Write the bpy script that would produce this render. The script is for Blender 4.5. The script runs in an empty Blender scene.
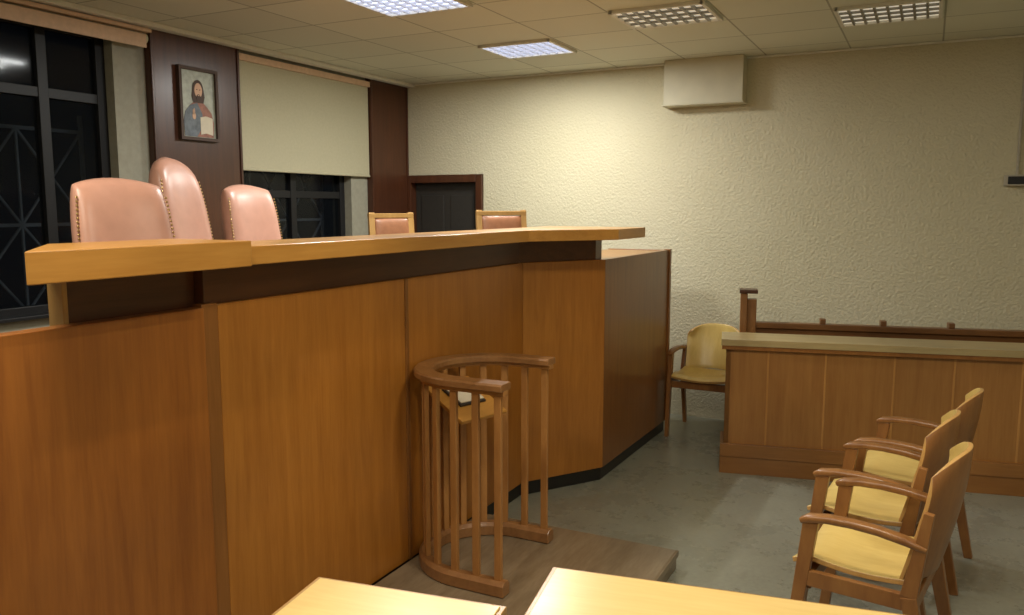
import bpy, bmesh, math, random
from mathutils import Vector, Matrix
random.seed(3)
S=bpy.context.scene
S.view_settings.view_transform='Standard'
S.view_settings.look='None'
S.view_settings.exposure=0.0

# ---------------------------------------------------------------- materials
def newmat(n):
    m=bpy.data.materials.new(n); m.use_nodes=True
    nt=m.node_tree; b=nt.nodes['Principled BSDF']
    return m,nt,b
def plain(n,c,r=0.5,metal=0.0,spec=0.5,var=0.08,scale=30,bump=0.0):
    m,nt,b=newmat(n)
    tc=nt.nodes.new('ShaderNodeTexCoord'); no=nt.nodes.new('ShaderNodeTexNoise')
    no.inputs['Scale'].default_value=scale; no.inputs['Detail'].default_value=4
    nt.links.new(tc.outputs['Object'],no.inputs['Vector'])
    cr=nt.nodes.new('ShaderNodeValToRGB')
    cr.color_ramp.elements[0].position=0.3; cr.color_ramp.elements[1].position=0.7
    cr.color_ramp.elements[0].color=(c[0]*(1-var),c[1]*(1-var),c[2]*(1-var),1)
    cr.color_ramp.elements[1].color=(min(1,c[0]*(1+var)),min(1,c[1]*(1+var)),min(1,c[2]*(1+var)),1)
    nt.links.new(no.outputs['Fac'],cr.inputs['Fac']); nt.links.new(cr.outputs['Color'],b.inputs['Base Color'])
    b.inputs['Roughness'].default_value=r; b.inputs['Metallic'].default_value=metal
    b.inputs['Specular IOR Level'].default_value=spec
    if bump>0:
        bp=nt.nodes.new('ShaderNodeBump'); bp.inputs['Strength'].default_value=bump; bp.inputs['Distance'].default_value=0.003
        nt.links.new(no.outputs['Fac'],bp.inputs['Height']); nt.links.new(bp.outputs['Normal'],b.inputs['Normal'])
    return m
def wood(n,c1,c2,sc=(14,14,1.0),r=0.35,blotch=1.2,bl=0.25,coat=0.15):
    m,nt,b=newmat(n); L=nt.links.new
    tc=nt.nodes.new('ShaderNodeTexCoord'); mp=nt.nodes.new('ShaderNodeMapping')
    mp.inputs['Scale'].default_value=sc; L(tc.outputs['Object'],mp.inputs['Vector'])
    n1=nt.nodes.new('ShaderNodeTexNoise'); n1.inputs['Scale'].default_value=1.6; n1.inputs['Detail'].default_value=8; n1.inputs['Distortion'].default_value=0.6
    L(mp.outputs['Vector'],n1.inputs['Vector'])
    n3=nt.nodes.new('ShaderNodeTexNoise'); n3.inputs['Scale'].default_value=9; n3.inputs['Detail'].default_value=4
    L(mp.outputs['Vector'],n3.inputs['Vector'])
    n2=nt.nodes.new('ShaderNodeTexNoise'); n2.inputs['Scale'].default_value=blotch; n2.inputs['Detail'].default_value=3
    L(tc.outputs['Object'],n2.inputs['Vector'])
    mx=nt.nodes.new('ShaderNodeMix'); mx.data_type='FLOAT'; mx.inputs[0].default_value=0.35
    L(n1.outputs['Fac'],mx.inputs[2]); L(n3.outputs['Fac'],mx.inputs[3])
    cr=nt.nodes.new('ShaderNodeValToRGB'); cr.color_ramp.elements[0].position=0.30; cr.color_ramp.elements[1].position=0.70
    cr.color_ramp.elements[0].color=(*c2,1); cr.color_ramp.elements[1].color=(*c1,1)
    L(mx.outputs[0],cr.inputs['Fac'])
    hs=nt.nodes.new('ShaderNodeHueSaturation')
    mr=nt.nodes.new('ShaderNodeMapRange'); mr.inputs[1].default_value=0.3; mr.inputs[2].default_value=0.7
    mr.inputs[3].default_value=1-bl; mr.inputs[4].default_value=1+bl
    L(n2.outputs['Fac'],mr.inputs[0]); L(mr.outputs[0],hs.inputs['Value']); L(cr.outputs['Color'],hs.inputs['Color'])
    L(hs.outputs['Color'],b.inputs['Base Color'])
    b.inputs['Roughness'].default_value=r; b.inputs['Coat Weight'].default_value=coat; b.inputs['Coat Roughness'].default_value=0.22
    bp=nt.nodes.new('ShaderNodeBump'); bp.inputs['Strength'].default_value=0.06; bp.inputs['Distance'].default_value=0.002
    L(n3.outputs['Fac'],bp.inputs['Height']); L(bp.outputs['Normal'],b.inputs['Normal'])
    return m
def emis(n,c,s):
    m,nt,b=newmat(n); b.inputs['Base Color'].default_value=(*c,1)
    b.inputs['Emission Color'].default_value=(*c,1); b.inputs['Emission Strength'].default_value=s
    return m

M={}
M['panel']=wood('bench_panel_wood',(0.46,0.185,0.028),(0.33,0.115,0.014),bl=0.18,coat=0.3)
M['panel_l_shaded']=wood('bench_panel_wood_shaded',(0.36,0.125,0.019),(0.24,0.074,0.010),bl=0.20,coat=0.3)  # darker copy of the panel wood, light fall-off to the left painted in
M['endp_shaded']=wood('bench_end_wood_shaded',(0.27,0.11,0.025),(0.18,0.066,0.013),bl=0.15,coat=0.3)  # panel wood made darker: shade on the end panel is in the colour
M['slab']=wood('bench_top_wood',(0.56,0.28,0.062),(0.43,0.19,0.033),sc=(14,1.0,14),r=0.3)
M['dark']=wood('dark_red_wood',(0.085,0.027,0.010),(0.045,0.013,0.005),r=0.35)
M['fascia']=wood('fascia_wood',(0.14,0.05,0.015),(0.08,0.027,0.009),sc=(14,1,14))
M['strip']=wood('strip_wood',(0.30,0.12,0.026),(0.21,0.078,0.015))
M['rail']=wood('rail_wood',(0.46,0.22,0.066),(0.32,0.135,0.035),sc=(9,9,2))
M['railtop']=wood('rail_top_wood',(0.34,0.165,0.06),(0.21,0.09,0.028),sc=(6,6,6),coat=0.45)
M['desk']=wood('desk_wood',(0.36,0.17,0.045),(0.27,0.112,0.027),bl=0.12)
M['pil']=wood('desk_bead_wood',(0.48,0.24,0.07),(0.38,0.17,0.04),bl=0.12)
M['desktop']=wood('desk_top_wood',(0.41,0.32,0.155),(0.32,0.23,0.10),sc=(1,14,14))
M['plinth']=wood('plinth_wood',(0.30,0.135,0.036),(0.21,0.085,0.02),sc=(1,14,14))
M['table']=wood('table_wood',(0.77,0.56,0.22),(0.67,0.46,0.165),sc=(1.2,12,12),r=0.3,bl=0.06)
M['tabedge']=wood('table_edge_wood',(0.48,0.28,0.09),(0.36,0.19,0.06),sc=(1.2,12,12))
M['ply']=wood('yellow_plywood',(0.76,0.57,0.20),(0.65,0.46,0.14),sc=(3,14,3),r=0.3,bl=0.07)
M['frame']=wood('chair_frame_wood',(0.32,0.145,0.042),(0.20,0.078,0.022),sc=(8,8,2))
M['pewwood']=wood('pew_wood',(0.22,0.095,0.028),(0.14,0.055,0.016),sc=(2,8,8))
M['lightwood']=wood('light_wood',(0.56,0.33,0.11),(0.44,0.24,0.07))
M['parq']=wood('platform_wood',(0.27,0.205,0.13),(0.18,0.13,0.078),sc=(12,2,4),r=0.25)
M['black']=plain('black_kick',(0.012,0.011,0.01),0.4)
M['leather']=plain('pink_leather',(0.52,0.275,0.20),0.36,var=0.06,scale=14,bump=0.12)
M['brleather']=plain('brown_leather',(0.31,0.13,0.06),0.4,var=0.12,scale=25,bump=0.2)
M['brass']=plain('brass',(0.7,0.5,0.22),0.3,metal=1)
M['blind']=plain('blind_fabric',(0.45,0.415,0.28),0.85,var=0.04,scale=60)
M['rod']=plain('blind_rod',(0.62,0.42,0.27),0.5)
M['metal']=plain('window_metal',(0.012,0.012,0.013),0.45,spec=0.3)
M['grille']=plain('grille_paint',(0.55,0.57,0.58),0.6)
M['white']=plain('white_paint',(0.72,0.70,0.62),0.5,var=0.03)
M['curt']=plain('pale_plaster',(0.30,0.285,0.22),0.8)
M['paper']=plain('paper',(0.62,0.55,0.42),0.7,var=0.05)
M['ink']=plain('book_cover',(0.03,0.025,0.025),0.4)
M['louver']=plain('louver_white',(0.62,0.63,0.68),0.4)
M['louver2']=plain('louver_dim',(0.26,0.25,0.22),0.4)
M['grey']=plain('door_dark',(0.028,0.025,0.021),0.5)
M['plastic']=plain('box_plastic',(0.42,0.38,0.30),0.5)
M['lit']=emis('tube_lit',(0.76,0.83,1.0),2.2)
M['dim']=emis('tube_dim',(1.0,0.92,0.74),0.40)
M['fill_globe']=emis('fill_globe_glow',(1.0,0.9,0.72),2.0)  # glow for the added fill globes out of view
m,nt,b=newmat('night_glass'); b.inputs['Base Color'].default_value=(0.006,0.007,0.008,1); b.inputs['Roughness'].default_value=0.08; b.inputs['Specular IOR Level'].default_value=0.25
tr=nt.nodes.new('ShaderNodeBsdfTransparent'); mx=nt.nodes.new('ShaderNodeMixShader'); mx.inputs[0].default_value=0.5
tr.inputs[0].default_value=(0.9,0.95,1,1)
nt.links.new(tr.outputs[0],mx.inputs[1]); nt.links.new(b.outputs[0],mx.inputs[2])
nt.links.new(mx.outputs[0],nt.nodes['Material Output'].inputs['Surface']); M['glass']=m
def stucco(n,c):
    m,nt,b=newmat(n); L=nt.links.new
    tc=nt.nodes.new('ShaderNodeTexCoord')
    a=nt.nodes.new('ShaderNodeTexNoise'); a.inputs['Scale'].default_value=50; a.inputs['Detail'].default_value=5; a.inputs['Roughness'].default_value=0.65; a.inputs['Distortion'].default_value=0.2
    v=nt.nodes.new('ShaderNodeTexVoronoi'); v.inputs['Scale'].default_value=58; v.feature='SMOOTH_F1'
    g=nt.nodes.new('ShaderNodeTexNoise'); g.inputs['Scale'].default_value=0.9; g.inputs['Detail'].default_value=3
    for x in (a,v,g): L(tc.outputs['Object'],x.inputs['Vector'])
    ad=nt.nodes.new('ShaderNodeMath'); ad.operation='ADD'; L(a.outputs['Fac'],ad.inputs[0]); 
    mu=nt.nodes.new('ShaderNodeMath'); mu.operation='MULTIPLY'; mu.inputs[1].default_value=0.5; L(v.outputs['Distance'],mu.inputs[0]); L(mu.outputs[0],ad.inputs[1])
    bp=nt.nodes.new('ShaderNodeBump'); bp.inputs['Strength'].default_value=0.7; bp.inputs['Distance'].default_value=0.012
    L(ad.outputs[0],bp.inputs['Height']); L(bp.outputs['Normal'],b.inputs['Normal'])
    cr=nt.nodes.new('ShaderNodeValToRGB'); cr.color_ramp.elements[0].position=0.3; cr.color_ramp.elements[1].position=0.75
    cr.color_ramp.elements[0].color=(c[0]*0.9,c[1]*0.89,c[2]*0.84,1); cr.color_ramp.elements[1].color=(*c,1)
    L(g.outputs['Fac'],cr.inputs['Fac']); L(cr.outputs['Color'],b.inputs['Base Color']); b.inputs['Roughness'].default_value=0.85
    b.inputs['Specular IOR Level'].default_value=0.2
    return m
M['stucco']=stucco('stucco_wall',(0.63,0.58,0.42))
m,nt,b=newmat('ceiling_tiles'); L=nt.links.new
tc=nt.nodes.new('ShaderNodeTexCoord'); mp=nt.nodes.new('ShaderNodeMapping'); mp.inputs['Location'].default_value=(2.835+0.57*20,-5.02+0.5*40,0)
L(tc.outputs['Object'],mp.inputs['Vector']); br=nt.nodes.new('ShaderNodeTexBrick'); br.offset=0; br.squash=1
br.inputs['Scale'].default_value=1; br.inputs['Brick Width'].default_value=0.57; br.inputs['Row Height'].default_value=0.5
br.inputs['Mortar Size'].default_value=0.006; br.inputs['Mortar Smooth'].default_value=0.2
br.inputs['Color1'].default_value=(0.72,0.72,0.60,1); br.inputs['Color2'].default_value=(0.66,0.66,0.55,1); br.inputs['Mortar'].default_value=(0.36,0.36,0.28,1)
L(mp.outputs['Vector'],br.inputs['Vector']); L(br.outputs['Color'],b.inputs['Base Color']); b.inputs['Roughness'].default_value=0.7
bp=nt.nodes.new('ShaderNodeBump'); bp.inputs['Strength'].default_value=0.3; bp.inputs['Distance'].default_value=0.003; bp.invert=True
L(br.outputs['Fac'],bp.inputs['Height']); L(bp.outputs['Normal'],b.inputs['Normal']); M['ceil']=m
m,nt,b=newmat('linoleum_floor'); L=nt.links.new
tc=nt.nodes.new('ShaderNodeTexCoord'); a=nt.nodes.new('ShaderNodeTexNoise'); a.inputs['Scale'].default_value=2.2; a.inputs['Detail'].default_value=9; a.inputs['Roughness'].default_value=0.75
s=nt.nodes.new('ShaderNodeTexNoise'); s.inputs['Scale'].default_value=45; s.inputs['Detail'].default_value=4
for x in (a,s): L(tc.outputs['Object'],x.inputs['Vector'])
cr=nt.nodes.new('ShaderNodeValToRGB'); cr.color_ramp.elements[0].position=0.35; cr.color_ramp.elements[1].position=0.68
cr.color_ramp.elements[0].color=(0.205,0.205,0.160,1); cr.color_ramp.elements[1].color=(0.325,0.33,0.265,1)
mx=nt.nodes.new('ShaderNodeMix'); mx.data_type='FLOAT'; mx.inputs[0].default_value=0.35
L(a.outputs['Fac'],mx.inputs[2]); L(s.outputs['Fac'],mx.inputs[3]); L(mx.outputs[0],cr.inputs['Fac']); L(cr.outputs['Color'],b.inputs['Base Color'])
rr=nt.nodes.new('ShaderNodeMapRange'); rr.inputs[3].default_value=0.18; rr.inputs[4].default_value=0.38; L(a.outputs['Fac'],rr.inputs[0]); L(rr.outputs[0],b.inputs['Roughness'])
M['floor']=m

# ---------------------------------------------------------------- builder
class B:
    def __init__(s): s.bm=bmesh.new(); s.mats=[]
    def mi(s,k):
        if k not in s.mats: s.mats.append(k)
        return s.mats.index(k)
    def poly8(s,v,k):
        i=s.mi(k); vs=[s.bm.verts.new(p) for p in v]
        for f in ((0,3,2,1),(4,5,6,7),(0,1,5,4),(1,2,6,5),(2,3,7,6),(3,0,4,7)):
            s.bm.faces.new([vs[j] for j in f]).material_index=i
    def box(s,a,b,k):
        x0,x1=sorted((a[0],b[0])); y0,y1=sorted((a[1],b[1])); z0,z1=sorted((a[2],b[2]))
        s.poly8([(x0,y0,z0),(x1,y0,z0),(x1,y1,z0),(x0,y1,z0),(x0,y0,z1),(x1,y0,z1),(x1,y1,z1),(x0,y1,z1)],k)
    def beam(s,p0,p1,w,h,k,w2=None,h2=None,up=(0,0,1)):
        p0=Vector(p0);p1=Vector(p1); d=(p1-p0).normalized(); u=Vector(up)
        if abs(d.dot(u))>0.97: u=Vector((1,0,0))
        sd=d.cross(u).normalized(); up_=sd.cross(d)
        w2=w if w2 is None else w2; h2=h if h2 is None else h2
        q=[]
        for p,W,H in ((p0,w,h),(p1,w2,h2)):
            for a,c in ((-1,-1),(1,-1),(1,1),(-1,1)): q.append(p+sd*a*W/2+up_*c*H/2)
        s.poly8(q,k)
    def prism(s,pts,z0,z1,k):
        i=s.mi(k); lo=[s.bm.verts.new((x,y,z0)) for x,y in pts]; hi=[s.bm.verts.new((x,y,z1)) for x,y in pts]
        s.bm.faces.new(lo[::-1]).material_index=i; s.bm.faces.new(hi).material_index=i
        n=len(pts)
        for j in range(n): s.bm.faces.new((lo[j],lo[(j+1)%n],hi[(j+1)%n],hi[j])).material_index=i
    def loops(s,loops,k,caps=True,smooth=True,kfn=None):
        i=s.mi(k); L=[[s.bm.verts.new(p) for p in lp] for lp in loops]; n=len(L[0])
        for a,b in zip(L[:-1],L[1:]):
            for j in range(n):
                f=s.bm.faces.new((a[j],a[(j+1)%n],b[(j+1)%n],b[j])); f.material_index=i if kfn is None else s.mi(kfn(j)); f.smooth=smooth
        if caps:
            s.bm.faces.new(L[0][::-1]).material_index=i; s.bm.faces.new(L[-1]).material_index=i
    def sweep(s,path,w,h,k,z):
        lp=[]
        for j,p in enumerate(path):
            a=Vector(path[max(0,j-1)]);b_=Vector(path[min(len(path)-1,j+1)]); t=(b_-a).normalized(); n=Vector((-t.y,t.x))
            p=Vector(p); o=p+n*w/2; i_=p-n*w/2; r=min(w,h)*0.25
            o2=p+n*(w/2-r); i2=p-n*(w/2-r)
            lp.append([(i_.x,i_.y,z-h/2),(i_.x,i_.y,z+h/2-r),(i2.x,i2.y,z+h/2),(o2.x,o2.y,z+h/2),(o.x,o.y,z+h/2-r),(o.x,o.y,z-h/2)])
        s.loops(lp,k,smooth=False)
    def sweepz(s,pts,w,h,k):
        lp=[]
        for j,p in enumerate(pts):
            a=Vector(pts[max(0,j-1)]);c=Vector(pts[min(len(pts)-1,j+1)]); t=(c-a).normalized(); sd=t.cross(Vector((0,0,1))).normalized(); up=sd.cross(t)
            e=0.7 if j in(0,len(pts)-1) else 1
            ring=[]
            for q in range(12):
                an=q*2*math.pi/12; cx_=math.cos(an); sx_=math.sin(an)
                cx_=math.copysign(abs(cx_)**0.55,cx_); sx_=math.copysign(abs(sx_)**0.55,sx_)
                ring.append(Vector(p)+sd*cx_*w/2*e+up*sx_*h/2*e)
            lp.append(ring)
        s.loops(lp,k)
    def cyl(s,p0,p1,r,k,n=16,r2=None):
        p0=Vector(p0);p1=Vector(p1); d=(p1-p0).normalized(); u=Vector((0,0,1)) if abs(d.z)<0.9 else Vector((1,0,0))
        a=d.cross(u).normalized(); b_=a.cross(d); r2=r if r2 is None else r2
        s.loops([[p+(a*math.cos(t*2*math.pi/n)+b_*math.sin(t*2*math.pi/n))*R for t in range(n)] for p,R in ((p0,r),(p1,r2))],k)
    def surf(s,fn,nu,nv,th,kf,kb=None,edge=None):
        kb=kb or kf; edge=edge or kf
        P=[[Vector(fn(i/nu,j/nv)) for j in range(nv+1)] for i in range(nu+1)]
        def nrm(i,j):
            a=P[min(nu,i+1)][j]-P[max(0,i-1)][j]; b_=P[i][min(nv,j+1)]-P[i][max(0,j-1)]
            return a.cross(b_).normalized()
        F=[[s.bm.verts.new(P[i][j]) for j in range(nv+1)] for i in range(nu+1)]
        T=[[s.bm.verts.new(P[i][j]-nrm(i,j)*th) for j in range(nv+1)] for i in range(nu+1)]
        for i in range(nu):
            for j in range(nv):
                f=s.bm.faces.new((F[i][j],F[i+1][j],F[i+1][j+1],F[i][j+1])); f.material_index=s.mi(kf); f.smooth=True
                f=s.bm.faces.new((T[i][j],T[i][j+1],T[i+1][j+1],T[i+1][j])); f.material_index=s.mi(kb); f.smooth=True
        e=s.mi(edge)
        for i in range(nu):
            s.bm.faces.new((F[i][0],T[i][0],T[i+1][0],F[i+1][0])).material_index=e
            s.bm.faces.new((F[i][nv],F[i+1][nv],T[i+1][nv],T[i][nv])).material_index=e
        for j in range(nv):
            s.bm.faces.new((F[0][j],F[0][j+1],T[0][j+1],T[0][j])).material_index=e
            s.bm.faces.new((F[nu][j],T[nu][j],T[nu][j+1],F[nu][j+1])).material_index=e
    def pillow(s,fn,th,k,n=14):
        A=[[None]*(n+1) for _ in range(n+1)]; C=[[None]*(n+1) for _ in range(n+1)]
        for i in range(n+1):
            for j in range(n+1):
                u=math.sin((-1+2*i/n)*math.pi/2); v=math.sin((-1+2*j/n)*math.pi/2)
                c,nn=fn(u,v); e=((1-u**6)*(1-v**6))**0.45; 
                A[i][j]=s.bm.verts.new(c+nn*th/2*e)
                C[i][j]=A[i][j] if (i in(0,n) or j in(0,n)) else s.bm.verts.new(c-nn*th/2*e)
        m_=s.mi(k)
        for i in range(n):
            for j in range(n):
                for G,o in ((A,1),(C,-1)):
                    q=[G[i][j],G[i+1][j],G[i+1][j+1],G[i][j+1]]
                    if o<0:q=q[::-1]
                    f=s.bm.faces.new(q); f.material_index=m_; f.smooth=True
    def done(s,name,loc=(0,0,0),rz=0,bevel=0.004,parent=None):
        bmesh.ops.recalc_face_normals(s.bm,faces=s.bm.faces)
        me=bpy.data.meshes.new(name); s.bm.to_mesh(me); s.bm.free()
        for k in s.mats: me.materials.append(M[k])
        o=bpy.data.objects.new(name,me); S.collection.objects.link(o); o.location=loc; o.rotation_euler=(0,0,rz)
        if bevel:
            bv=o.modifiers.new('bevel','BEVEL'); bv.width=bevel; bv.segments=2; bv.limit_method='ANGLE'; bv.angle_limit=math.radians(50)
        if parent: o.parent=parent
        return o

# ---------------------------------------------------------------- room shell
XL,XR,YB,YF,H=-4.32,3.4,6.30,-3.2,2.75
b=B(); b.box((XL-0.2,YF-0.2,-0.1),(XR+0.2,YB+0.2,0),'floor'); b.done('floor',bevel=0)
b=B(); b.box((XL-0.2,YF-0.2,H),(XR+0.2,YB+0.2,H+0.1),'ceil'); b.done('ceiling',bevel=0)
b=B(); DX0,DX1,DZ=-4.30,-3.49,1.94
b.box((XL-0.2,YB,0),(DX0,YB+0.2,H),'stucco'); b.box((DX0,YB,DZ),(DX1,YB+0.2,H),'stucco'); b.box((DX1,YB,0),(XR+0.2,YB+0.2,H),'stucco')
b.done('wall_back',bevel=0)
b=B(); b.box((XR,YF,0),(XR+0.2,YB,H),'stucco'); b.done('wall_right',bevel=0)
b=B(); b.box((XL-0.2,YF-0.2,0),(XR+0.2,YF,H),'stucco'); b.done('wall_front',bevel=0)
b=B(); SZ=1.05; WT=2.68
wins=[(0.9,3.32),(4.26,5.52)]
b.box((XL-0.2,YF,0),(XL,YB,SZ),'curt'); b.box((XL-0.2,YF,WT),(XL,YB,H),'curt')
ys=[YF]+[v for w in wins for v in w]+[YB]
for i in range(0,len(ys),2): b.box((XL-0.2,ys[i],SZ),(XL,ys[i+1],WT),'curt')
b.done('wall_left',bevel=0)
def window(n,y0,y1,vm,hm):
    b=B(); x0,x1=XL-0.13,XL-0.07
    for y in [y0+0.03]+vm+[y1-0.03]: b.box((x0,y-0.03,SZ),(x1,y+0.03,WT),'metal')
    for z in [SZ+0.03]+hm+[WT-0.03]: b.box((x0+0.005,y0,z-0.028),(x1-0.005,y1,z+0.028),'metal')
    b.box((XL-0.103,y0+0.01,SZ+0.01),(XL-0.097,y1-0.01,WT-0.01),'glass')
    b.box((XL-0.07,y0,SZ-0.0),(XL+0.05,y1,SZ+0.02),'metal')
    b.done(n)
window('window_1',0.9,3.32,[1.75,2.93],[2.28])
window('window_2',4.26,5.52,[4.9],[1.75])
def grille(y0,y1):
    b=B(); x=XL-0.3
    for y in (y0,y1): b.box((x-0.01,y-0.01,0),(x+0.01,y+0.01,2.2),'grille')
    for z in (1.05,1.55,2.1): b.box((x-0.01,y0,z-0.01),(x+0.01,y1,z+0.01),'grille')
    w=0.4; n=int(round((y1-y0)/w)); w=(y1-y0)/n
    for i in range(n):
        a=y0+i*w
        b.beam((x,a,1.05),(x,a+w,1.55),0.012,0.012,'grille'); b.beam((x,a+w,1.05),(x,a,1.55),0.012,0.012,'grille')
        b.beam((x,a,1.55),(x,a+w,2.1),0.012,0.012,'grille'); b.beam((x,a+w,1.55),(x,a,2.1),0.012,0.012,'grille')
        b.box((x-0.006,a-0.006,1.05),(x+0.006,a+0.006,2.1),'grille')
    b.done('window_grille',bevel=0)
grille(0.9,3.3); grille(4.26,5.5)
for y0,y1 in ((3.54,4.26),(5.74,6.29)):
    b=B(); b.box((XL,y0,0),(XL+0.05,y1,H-0.002),'dark'); b.box((XL+0.05,y0,0),(XL+0.06,y0+0.02,H-0.002),'dark'); b.box((XL+0.05,y1-0.02,0),(XL+0.06,y1,H-0.002),'dark')
    b.done('wood_clad_pillar')
b=B(); b.box((XL+0.061,YF,H-0.03),(XL+0.13,YB,H-0.001),'white'); b.done('trim_left')
b=B(); b.box((XL+0.13,YB-0.02,H-0.015),(XR,YB,H-0.001),'white'); b.done('trim_back')
b=B(); b.cyl((XL+0.04,0.8,2.66),(XL+0.04,3.52,2.66),0.032,'blind'); b.box((XL+0.01,0.8,2.692),(XL+0.09,3.53,2.715),'rod'); b.box((XL+0.072,0.8,2.60),(XL+0.078,3.5,2.68),'rod')
b.done('roller_blind')
b=B(); b.box((XL+0.030,4.27,1.92),(XL+0.034,5.73,2.66),'blind'); b.box((XL+0.012,4.265,2.655),(XL+0.055,5.735,2.70),'rod'); b.cyl((XL+0.034,4.27,1.915),(XL+0.034,5.73,1.915),0.010,'blind'); b.done('roller_blind')
# icon picture
b=B(); x=XL+0.052; y0,y1,z0,z1=3.745,4.02,2.10,2.52
M['gold']=plain('icon_sky',(0.32,0.33,0.25),0.4,var=0.2); M['skin']=plain('icon_face',(0.62,0.38,0.25),0.6); M['robe_r']=plain('icon_robe_red',(0.30,0.13,0.09),0.6,var=.25); M['robe_b']=plain('icon_robe_blue',(0.13,0.15,0.17),0.6,var=.3)
M['hair']=plain('icon_hair',(0.06,0.03,0.018),0.6)
b.box((x,y0,z0),(x+0.012,y1,z1),'gold')
f=0.02
for a,c in (((y0-f,z0-f),(y0,z1+f)),((y1,z0-f),(y1+f,z1+f)),((y0,z0-f),(y1,z0)),((y0,z1),(y1,z1+f))): b.box((x,a[0],a[1]),(x+0.03,c[0],c[1]),'hair')
cy=(y0+y1)/2
def disc(yc,zc,ry,rz_,k,lay,pts=None):
    n=20; xx=x+0.012+lay*0.001
    lp=[(yc+ry*math.cos(t*2*math.pi/n),zc+rz_*math.sin(t*2*math.pi/n)) for t in range(n)] if pts is None else pts
    b.loops([[(xx,p[0],p[1]) for p in lp],[(xx+0.001,p[0],p[1]) for p in lp]],k,smooth=False)
disc(0,0,0,0,'robe_r',1,[(y0+0.02,z0+0.005),(y1-0.02,z0+0.005),(y1-0.015,2.20),(y1-0.03,2.26),(cy+0.07,2.30),(cy+0.03,2.33),(cy-0.03,2.33),(cy-0.07,2.30),(y0+0.03,2.26),(y0+0.015,2.20)])
disc(0,0,0,0,'robe_b',2,[(y0+0.02,z0+0.005),(cy-0.02,z0+0.005),(cy+0.02,2.16),(cy+0.03,2.25),(cy-0.01,2.32),(cy-0.07,2.30),(y0+0.03,2.26),(y0+0.015,2.20)])
disc(cy,2.405,0.044,0.060,'hair',3); disc(0,0,0,0,'hair',3.5,[(cy-0.044,2.41),(cy-0.052,2.36),(cy-0.04,2.32),(cy+0.04,2.32),(cy+0.052,2.36),(cy+0.044,2.41)])
disc(cy,2.398,0.031,0.047,'skin',5); disc(cy,2.354,0.018,0.020,'hair',6.2)
disc(cy,2.366,0.007,0.0025,'skin',7.4); disc(cy,2.386,0.003,0.011,'rod',6.2)
disc(cy-0.012,2.403,0.005,0.003,'hair',6.2); disc(cy+0.012,2.403,0.005,0.003,'hair',6.2)
disc(0,0,0,0,'paper',4,[(cy+0.01,2.12),(cy+0.055,2.13),(cy+0.11,2.12),(cy+0.11,2.23),(cy+0.055,2.24),(cy+0.01,2.23)])
disc(cy-0.04,2.235,0.014,0.022,'skin',4); disc(cy-0.036,2.265,0.004,0.020,'skin',4); disc(cy-0.046,2.262,0.004,0.018,'skin',4)
b.done('icon_picture',bevel=0)
# door
b=B(); e=0.003; fw=0.065
b.box((DX0+e,YB-0.03,0.001),(DX0+fw,YB+0.1,DZ-e),'dark'); b.box((DX1-fw,YB-0.03,0.001),(DX1-e,YB+0.1,DZ-e),'dark'); b.box((DX0+fw,YB-0.03,DZ-0.07),(DX1-fw,YB+0.1,DZ-e),'dark')
b.box((DX0+fw,YB+0.06,0.01),(DX1-fw,YB+0.1,DZ-0.07),'grey')
for zz in ((0.2,0.95),(1.05,1.76)):
    for xx in ((DX0+0.13,-3.93),(-3.86,DX1-0.13)): b.box((xx[0],YB+0.052,zz[0]),(xx[1],YB+0.06,zz[1]),'grey')
b.cyl((-3.62,YB+0.06,1.0),(-3.62,YB+0.02,1.0),0.02,'brass')
b.done('door_1')
M['duct']=plain('duct_paint',(0.58,0.54,0.40),0.6,var=0.04,scale=8)
b=B(); b.box((-1.85,YB-0.14,2.42),(-1.26,YB-0.001,H-0.001),'duct'); b.box((-1.862,YB-0.150,2.41),(-1.25,YB-0.001,2.42),'duct')
b.done('duct_box')
b=B(); b.box((0.42,YB-0.05,1.79),(0.57,YB,1.86),'plastic'); b.box((0.44,YB-0.055,1.80),(0.55,YB-0.05,1.85),'metal'); b.box((0.485,YB-0.02,1.86),(0.50,YB,H-0.02),'plastic'); b.done('electrical_box')

# ---------------------------------------------------------------- ceiling fixtures
def fixture(cx,cy,k,power=0,col=(1,1,1)):
    b=B(); w,d=0.262,0.222; z0=H-0.018
    b.box((cx-w,cy-d,H-0.004),(cx+w,cy+d,H-0.001),k)
    for s_ in (-1,1):
        b.box((cx+s_*w-0.010,cy-d-0.010,z0-0.001),(cx+s_*w+0.010,cy+d+0.010,H-0.001),'white')
        b.box((cx-w,cy+s_*d-0.010,z0-0.001),(cx+w,cy+s_*d+0.010,H-0.001),'white')
    lit=(k=='lit'); nx,ny=(8,7) if lit else (8,4); lk='louver' if lit else 'louver2'; ty=0.0015 if lit else 0.006; tx=0.003 if lit else 0.007
    for i in range(1,ny):
        y=cy-d+2*d*i/ny; b.box((cx-w,y-ty,z0),(cx+w,y+ty,H-0.005),lk)
    for i in range(1,nx):
        xx=cx-w+2*w*i/nx; b.box((xx-tx,cy-d,z0),(xx+tx,cy+d,H-0.005),lk)
    o=b.done('ceiling_light',bevel=0)
    if power:
        for dx in (-0.12,0.12):
            l=bpy.data.lights.new('tube','AREA'); l.shape='RECTANGLE'; l.size=0.03; l.size_y=0.41; l.energy=power/2; l.color=col
            lo=bpy.data.objects.new('fluorescent_tube',l); S.collection.objects.link(lo); lo.location=(cx+dx,cy,z0-0.003); lo.parent=o
cool=(0.97,0.97,0.92); warm=(1.0,0.91,0.73)
fixture(-2.55,3.77,'lit',36,cool); fixture(-2.55,5.25,'lit',50,cool); fixture(-1.41,4.72,'dim'); fixture(-0.27,5.22,'dim')
for p,pw in (((-0.27,2.27),27),((-1.41,0.77),25),((1.44,2.77),14),((0.87,-0.23),24),((-2.55,1.27),26)): fixture(p[0],p[1],'lit',pw,warm)
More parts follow.
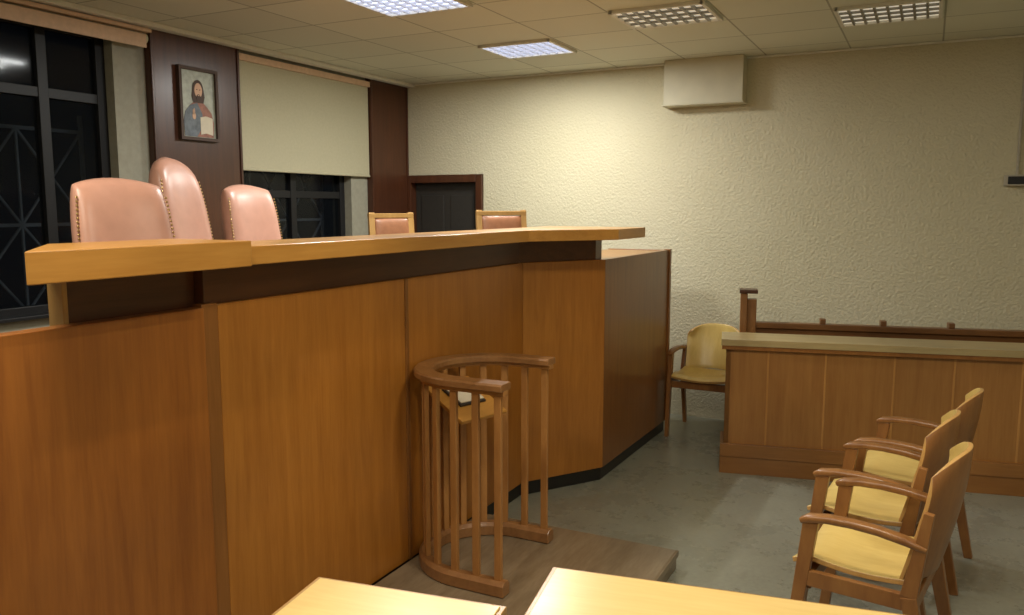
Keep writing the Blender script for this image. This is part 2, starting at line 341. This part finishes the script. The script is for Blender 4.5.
def fill_globe(x,y,z,power):  # hanging globe added out of view, to lift the ceiling brightness
    b=B(); R=0.14; n=16
    lp=[[(R*math.sin(a)*math.cos(t*2*math.pi/n),R*math.sin(a)*math.sin(t*2*math.pi/n),R*math.cos(a)) for t in range(n)] for a in [math.radians(12+i*156/10) for i in range(11)]]
    b.cyl((0,0,R*0.95),(0,0,H-z-0.001),0.008,'metal'); b.cyl((0,0,R*0.93),(0,0,R*1.25),0.04,'metal'); b.cyl((0,0,H-z-0.03),(0,0,H-z-0.001),0.05,'metal')
    b.loops(lp,'fill_globe'); o=b.done('added_fill_globe',(x,y,z),bevel=0)
    l=bpy.data.lights.new('fill_bulb','POINT'); l.energy=power; l.color=(1,0.93,0.78); l.shadow_soft_size=0.145
    lo=bpy.data.objects.new('fill_bulb',l); S.collection.objects.link(lo); lo.parent=o
fill_globe(1.5,2.2,1.95,24); fill_globe(0.6,-0.8,1.95,42)

# ---------------------------------------------------------------- judges bench
b=B(); XP=-2.0; ZP=1.345; XB=-2.13
def wallseg(p,q,z0,z1,th,k):
    p=Vector(p);q=Vector(q);t=(q-p).normalized();n=Vector((-t.y,t.x))*th
    b.prism([(p.x,p.y),(q.x,q.y),(q.x+n.x,q.y+n.y),(p.x+n.x,p.y+n.y)],z0,z1,k)
P=[(XP,0.3),(XP,1.80),(XP,4.06),(-1.69,4.53),(-1.67,5.80),(XB,5.80)]
b.box((XP-0.04,0.3,0.08),(XP+0.012,1.80,ZP-0.004),'panel_l_shaded')
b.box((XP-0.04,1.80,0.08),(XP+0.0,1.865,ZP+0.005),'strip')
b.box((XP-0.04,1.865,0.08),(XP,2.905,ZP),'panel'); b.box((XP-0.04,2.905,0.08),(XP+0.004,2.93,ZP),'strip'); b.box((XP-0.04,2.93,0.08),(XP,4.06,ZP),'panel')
wallseg(P[2],P[3],0.08,ZP,0.04,'panel'); wallseg(P[3],P[4],0.08,ZP,0.04,'endp_shaded'); wallseg(P[4],P[5],0.08,ZP,0.04,'endp_shaded')
b.box((-1.705,5.775,0.08),(-1.658,5.815,ZP+0.005),'strip')
b.box((XP-0.05,0.3,0),(XP-0.015,4.07,0.08),'black')
pk=[(XP-0.015,4.06),(-1.705,4.53),(-1.685,5.80)]
for i in range(2): wallseg(pk[i],pk[i+1],0,0.08,0.03,'black')
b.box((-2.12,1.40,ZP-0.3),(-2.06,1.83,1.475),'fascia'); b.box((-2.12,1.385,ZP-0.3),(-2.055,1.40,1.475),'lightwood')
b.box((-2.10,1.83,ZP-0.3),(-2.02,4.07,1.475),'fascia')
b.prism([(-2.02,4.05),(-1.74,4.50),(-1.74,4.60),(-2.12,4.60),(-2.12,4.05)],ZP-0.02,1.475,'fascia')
b.prism([(-1.80,1.13),(-1.80,1.82),(XB,1.82),(XB,1.40)],1.475,1.552,'slab')
b.prism([(XB,1.82),(-1.84,1.82),(-1.83,3.78),(-1.50,4.22),(-1.50,4.69),(XB,4.69)],1.475,1.533,'slab')
b.prism([(-1.73,4.56),(-1.71,5.76),(XB,5.76),(XB,4.6),(-1.80,4.6)],ZP-0.04,ZP-0.005,'desk')
b.box((XB,0.3,0.0),(XB+0.02,5.80,ZP-0.05),'fascia')
b.done('judges_bench',bevel=0.003)
b=B(); b.box((XL+0.061,1.0,0),(XB-0.01,5.4,0.55),'parq'); b.done('dais_platform')

# ---------------------------------------------------------------- judge chairs
def judge_chair(x,y,rz,w,top,zs=0.55,name='leather_judge_chair',k=0.16,lean=0.10):
    b=B(); h=top-zs; bh=h-0.50
    def back(u,v):
        zz=0.50+bh*(v*math.sqrt(1-k*u*u)+1)/2
        xx=-0.26-lean*(zz-0.5)/0.6+0.03*u*u
        return Vector((xx,w/2*u*math.sqrt(1-k*max(v,0)**2*1.3),zz)),Vector((1,0,0.12)).normalized()
    b.pillow(back,0.13,'leather')
    for i in range(34):
        t=i/33
        for sgn in (-1,1):
            c,n_=back(sgn*0.985,-0.7+1.55*t); b.cyl(c+Vector((0.030,0,0)),c+Vector((0.036,0,0)),0.005,'brass',n=8)
    b.pillow(lambda u,v:(Vector((0.02+0.25*v,w/2*u,0.47)),Vector((0,0,1))),0.13,'leather')
    b.box((-0.24,-w/2+0.01,0.36),(0.25,w/2-0.01,0.42),'dark')
    for sx in (-0.22,0.22):
        for sy in (-1,1): b.beam((sx,sy*(w/2-0.03),0),(sx,sy*(w/2-0.03),0.40),0.04,0.04,'dark',0.05,0.05)
    for sy in (-1,1):
        b.beam((0.22,sy*(w/2+0.02),0.38),(0.18,sy*(w/2+0.02),0.66),0.04,0.04,'dark')
        b.beam((0.22,sy*(w/2+0.02),0.67),(-0.26,sy*(w/2+0.02),0.70),0.06,0.04,'dark')
    return b.done(name,(x,y,zs+0.001),rz,bevel=0.002)
judge_chair(-2.50,2.11,math.radians(-10),0.39,1.765)
judge_chair(-2.97,2.93,math.radians(12),0.34,1.895,k=0.3)
judge_chair(-3.02,3.38,math.radians(0),0.37,1.775)
def clerk_chair(x,y,rz,top,zs=0.55,w=0.35):
    b=B(); h=top-zs
    for sy in (-1,1):
        b.beam((-0.22,sy*(w/2-0.02),0),(-0.20,sy*(w/2-0.02),0.44),0.04,0.035,'lightwood')
        b.beam((-0.20,sy*(w/2-0.02),0.44),(-0.28,sy*(w/2-0.02),h),0.04,0.03,'lightwood')
        b.beam((0.17,sy*(w/2-0.02),0),(0.17,sy*(w/2-0.02),0.44),0.04,0.04,'lightwood')
    def pt(z): return -0.20-0.08*(z-0.44)/(h-0.44)
    b.beam((pt(h-0.02),-w/2,h-0.02),(pt(h-0.02),w/2,h-0.02),0.035,0.03,'lightwood')
    b.beam((pt(h-0.33),-w/2+0.03,h-0.33),(pt(h-0.33),w/2-0.03,h-0.33),0.035,0.045,'lightwood')
    b.pillow(lambda u,v:(Vector((pt(h-0.175+0.138*v)+0.005,(w/2-0.036)*u,h-0.175+0.138*v)),Vector((1,0,0.1)).normalized()),0.05,'brleather')
    b.box((-0.22,-w/2,0.40),(0.2,w/2,0.44),'lightwood'); b.pillow(lambda u,v:(Vector((0.19*v,w/2*0.95*u,0.455)),Vector((0,0,1))),0.08,'brleather')
    b.done('clerk_chair',(x,y,zs+0.001),rz)
clerk_chair(-2.95,4.31,math.radians(-35),1.615,w=0.31); clerk_chair(-2.44,4.81,math.radians(-45),1.63,w=0.36)

# ---------------------------------------------------------------- witness platform & stand
b=B(); b.box((-1.98,2.35,0),(-0.95,3.53,0.09),'parq'); b.box((-0.95,2.35,0.06),(-0.94,3.53,0.092),'parq'); b.done('witness_platform')
b=B(); cx,cy,r=-1.67,3.06,0.285
path=[(-1.44,cy-r)]+[(cx-r*math.sin(t), cy-r*math.cos(t)) for t in [math.pi*i/28 for i in range(29)]]+[(-1.50,cy+r)]
b.sweep(path,0.085,0.030,'railtop',0.952); b.sweep(path,0.040,0.022,'rail',0.928)
b.sweep(path,0.06,0.06,'railtop',0.123)
pl=[Vector(p) for p in path]; seg=[(pl[i+1]-pl[i]).length for i in range(len(pl)-1)]; tot=sum(seg)
N=13
for q in range(N):
    d=0.035+(tot-0.07)*q/(N-1); i=0
    while i<len(seg)-1 and d>seg[i]: d-=seg[i]; i+=1
    t=(pl[i+1]-pl[i]).normalized(); p=pl[i]+t*min(d,seg[i])
    b.beam((p.x,p.y,0.15),(p.x,p.y,0.92),0.020,0.031,'rail',up=(t.x,t.y,0))
b.beam((-1.92,3.10,0.865),(-1.67,3.02,0.745),0.27,0.018,'slab')
b.beam((-1.93,3.10,0.80),(-1.93,3.10,0.92),0.03,0.03,'rail')
b.done('witness_stand',bevel=0.003)
b=B(); b.beam((-1.86,3.081,0.853),(-1.74,3.043,0.796),0.15,0.010,'ink'); b.beam((-1.855,3.080,0.860),(-1.745,3.044,0.808),0.135,0.006,'paper'); b.done('bible_book',bevel=0.001)

# ---------------------------------------------------------------- long desk on right + pew
ang=math.atan2(0.35,1.64); Ld=2.4
b=B()
b.box((0.02,0.02,0.0),(Ld,0.05,0.81),'desk'); b.box((0.02,0.02,0),(0.05,0.28,0.81),'desk'); b.box((Ld-0.03,0.02,0),(Ld,0.28,0.81),'desk')
b.box((-0.01,-0.02,0.81),(Ld+0.02,0.29,0.85),'desktop'); b.box((-0.005,-0.012,0.785),(Ld+0.01,0.02,0.81),'strip')
for xx in (0.27,0.60,0.98,1.30,1.65,2.0): b.box((xx-0.006,0.017,0.19),(xx+0.006,0.02,0.785),'pil')
b.box((0.0,0.0,0.0),(Ld,0.02,0.11),'plinth'); b.box((0.0,-0.010,0.11),(Ld,0.02,0.19),'plinth'); b.box((0.0,0.02,0),(0.02,0.28,0.19),'plinth')
b.done('long_desk',(-1.09,5.0,0),ang,bevel=0.003)
b=B(); Lp=2.2
b.box((0,0.62,0.30),(Lp,0.65,0.875),'pewwood'); b.box((0,0.60,0.845),(Lp,0.665,0.885),'pewwood'); b.box((0,0.36,0.42),(Lp,0.62,0.45),'pewwood')
for xx in (0.45,0.82,1.22,1.7): b.prism([(xx,0.60),(xx+0.035,0.60),(xx+0.035,0.665),(xx,0.665)],0.885,0.92,'pewwood')
for xx in (-0.04,Lp): 
    b.box((xx,0.36,0),(xx+0.04,0.68,0.60),'pewwood'); b.box((xx-0.02,0.57,0.6),(xx+0.025,0.68,1.08),'frame'); b.box((xx+0.025,0.59,0.6),(xx+0.085,0.67,1.04),'frame'); b.box((xx-0.028,0.56,1.08),(xx+0.09,0.69,1.105),'dark')
b.done('wooden_pew',(-0.92,4.98,0),ang,bevel=0.004)

# ---------------------------------------------------------------- plywood armchairs
def armchair(x,y,rz,top=0.865):
    b=B(); w=0.42; hw=w/2
    def seat(u,v):
        yy=(u-0.5)*w; xx=-0.20+v*0.39
        z=0.43+0.02*(2*u-1)**2-0.02*math.sin(v*math.pi)+0.012*v - 0.03*max(0,v-0.85)/0.15
        return (xx,yy,z)
    b.surf(seat,10,12,0.018,'frame','ply','lightwood')
    def back(u,v):
        uu=2*u-1; z=0.45+(top-0.45)*v
        wid=hw*(1.0-0.06*(1-v))
        ztop=-0.07*abs(uu)**3.0*max(0,(v-0.5)*2)
        xx=-0.215-0.075*math.sin(v*1.5)+0.075*uu*uu
        yy=uu*wid*(1-0.12*max(0,(v-0.7)/0.3)**3*abs(uu))
        return (xx,yy,z+ztop)
    b.surf(back,14,12,0.016,'ply','frame','lightwood')
    for sy in (-1,1):
        Y=sy*(hw+0.018)
        b.beam((0.20,Y,0),(0.13,Y,0.60),0.026,0.034,'frame',0.03,0.05)
        b.beam((-0.27,Y,0),(-0.18,Y,0.42),0.026,0.036,'frame',0.03,0.05)
        b.beam((-0.18,Y,0.42),(-0.225,Y,top-0.17),0.028,0.05,'frame',0.024,0.03)
        b.beam((0.15,Y,0.40),(-0.19,Y,0.40),0.024,0.055,'frame')
        b.sweepz([(0.165,Y,0.595),(0.14,Y,0.608),(0.08,Y,0.618),(0.0,Y,0.62),(-0.08,Y,0.615),(-0.16,Y,0.602),(-0.225,Y,0.585)],0.046,0.028,'frame')
    b.beam((0.14,-hw-0.01,0.38),(0.14,hw+0.01,0.38),0.03,0.05,'frame'); b.beam((-0.185,-hw-0.01,0.38),(-0.185,hw+0.01,0.38),0.03,0.05,'frame')
    b.done('plywood_armchair',(x,y,0),rz,bevel=0.003)
r=math.radians(171)
armchair(-0.135,3.02,r,0.875); armchair(-0.155,3.55,r); armchair(-0.05,4.09,r,0.855)
armchair(-1.385,5.84,math.radians(-91),0.78)

# ---------------------------------------------------------------- tables
def table(x,y,rz,L_,D_,z):
    b=B(); b.box((0.0,-D_,z-0.035),(L_,0,z-0.004),'tabedge'); b.box((0.012,-D_+0.012,z-0.004),(L_-0.012,-0.012,z),'table')
    b.box((0.05,-0.08,z-0.12),(L_-0.05,-0.05,z-0.035),'tabedge'); b.box((0.05,-D_+0.05,z-0.12),(L_-0.05,-D_+0.08,z-0.035),'tabedge')
    b.box((0.05,-D_+0.08,z-0.12),(0.08,-0.08,z-0.035),'tabedge'); b.box((L_-0.08,-D_+0.08,z-0.12),(L_-0.05,-0.08,z-0.035),'tabedge')
    for a in (0.05,L_-0.10):
        for c in (-D_+0.05,-0.10): b.box((a,c,0),(a+0.05,c+0.05,z-0.035),'tabedge')
    b.done('wooden_table',(x,y,0),rz,bevel=0.003)
table(-1.295,1.49,math.radians(9),0.49,0.70,0.75)
table(-0.80,1.80,math.radians(9.5),1.5,0.75,0.752)

# ---------------------------------------------------------------- world & camera
w=bpy.data.worlds.new('night'); S.world=w; w.use_nodes=True
w.node_tree.nodes['Background'].inputs[0].default_value=(0.07,0.09,0.13,1); w.node_tree.nodes['Background'].inputs[1].default_value=0.04
cam=bpy.data.cameras.new('camera'); co=bpy.data.objects.new('camera',cam); S.collection.objects.link(co)
cam.sensor_width=36; cam.lens=36*815/1024; cam.clip_start=0.05
co.location=(0,0,1.65); co.rotation_euler=(math.radians(90-7.0),0,math.radians(27))
S.camera=co
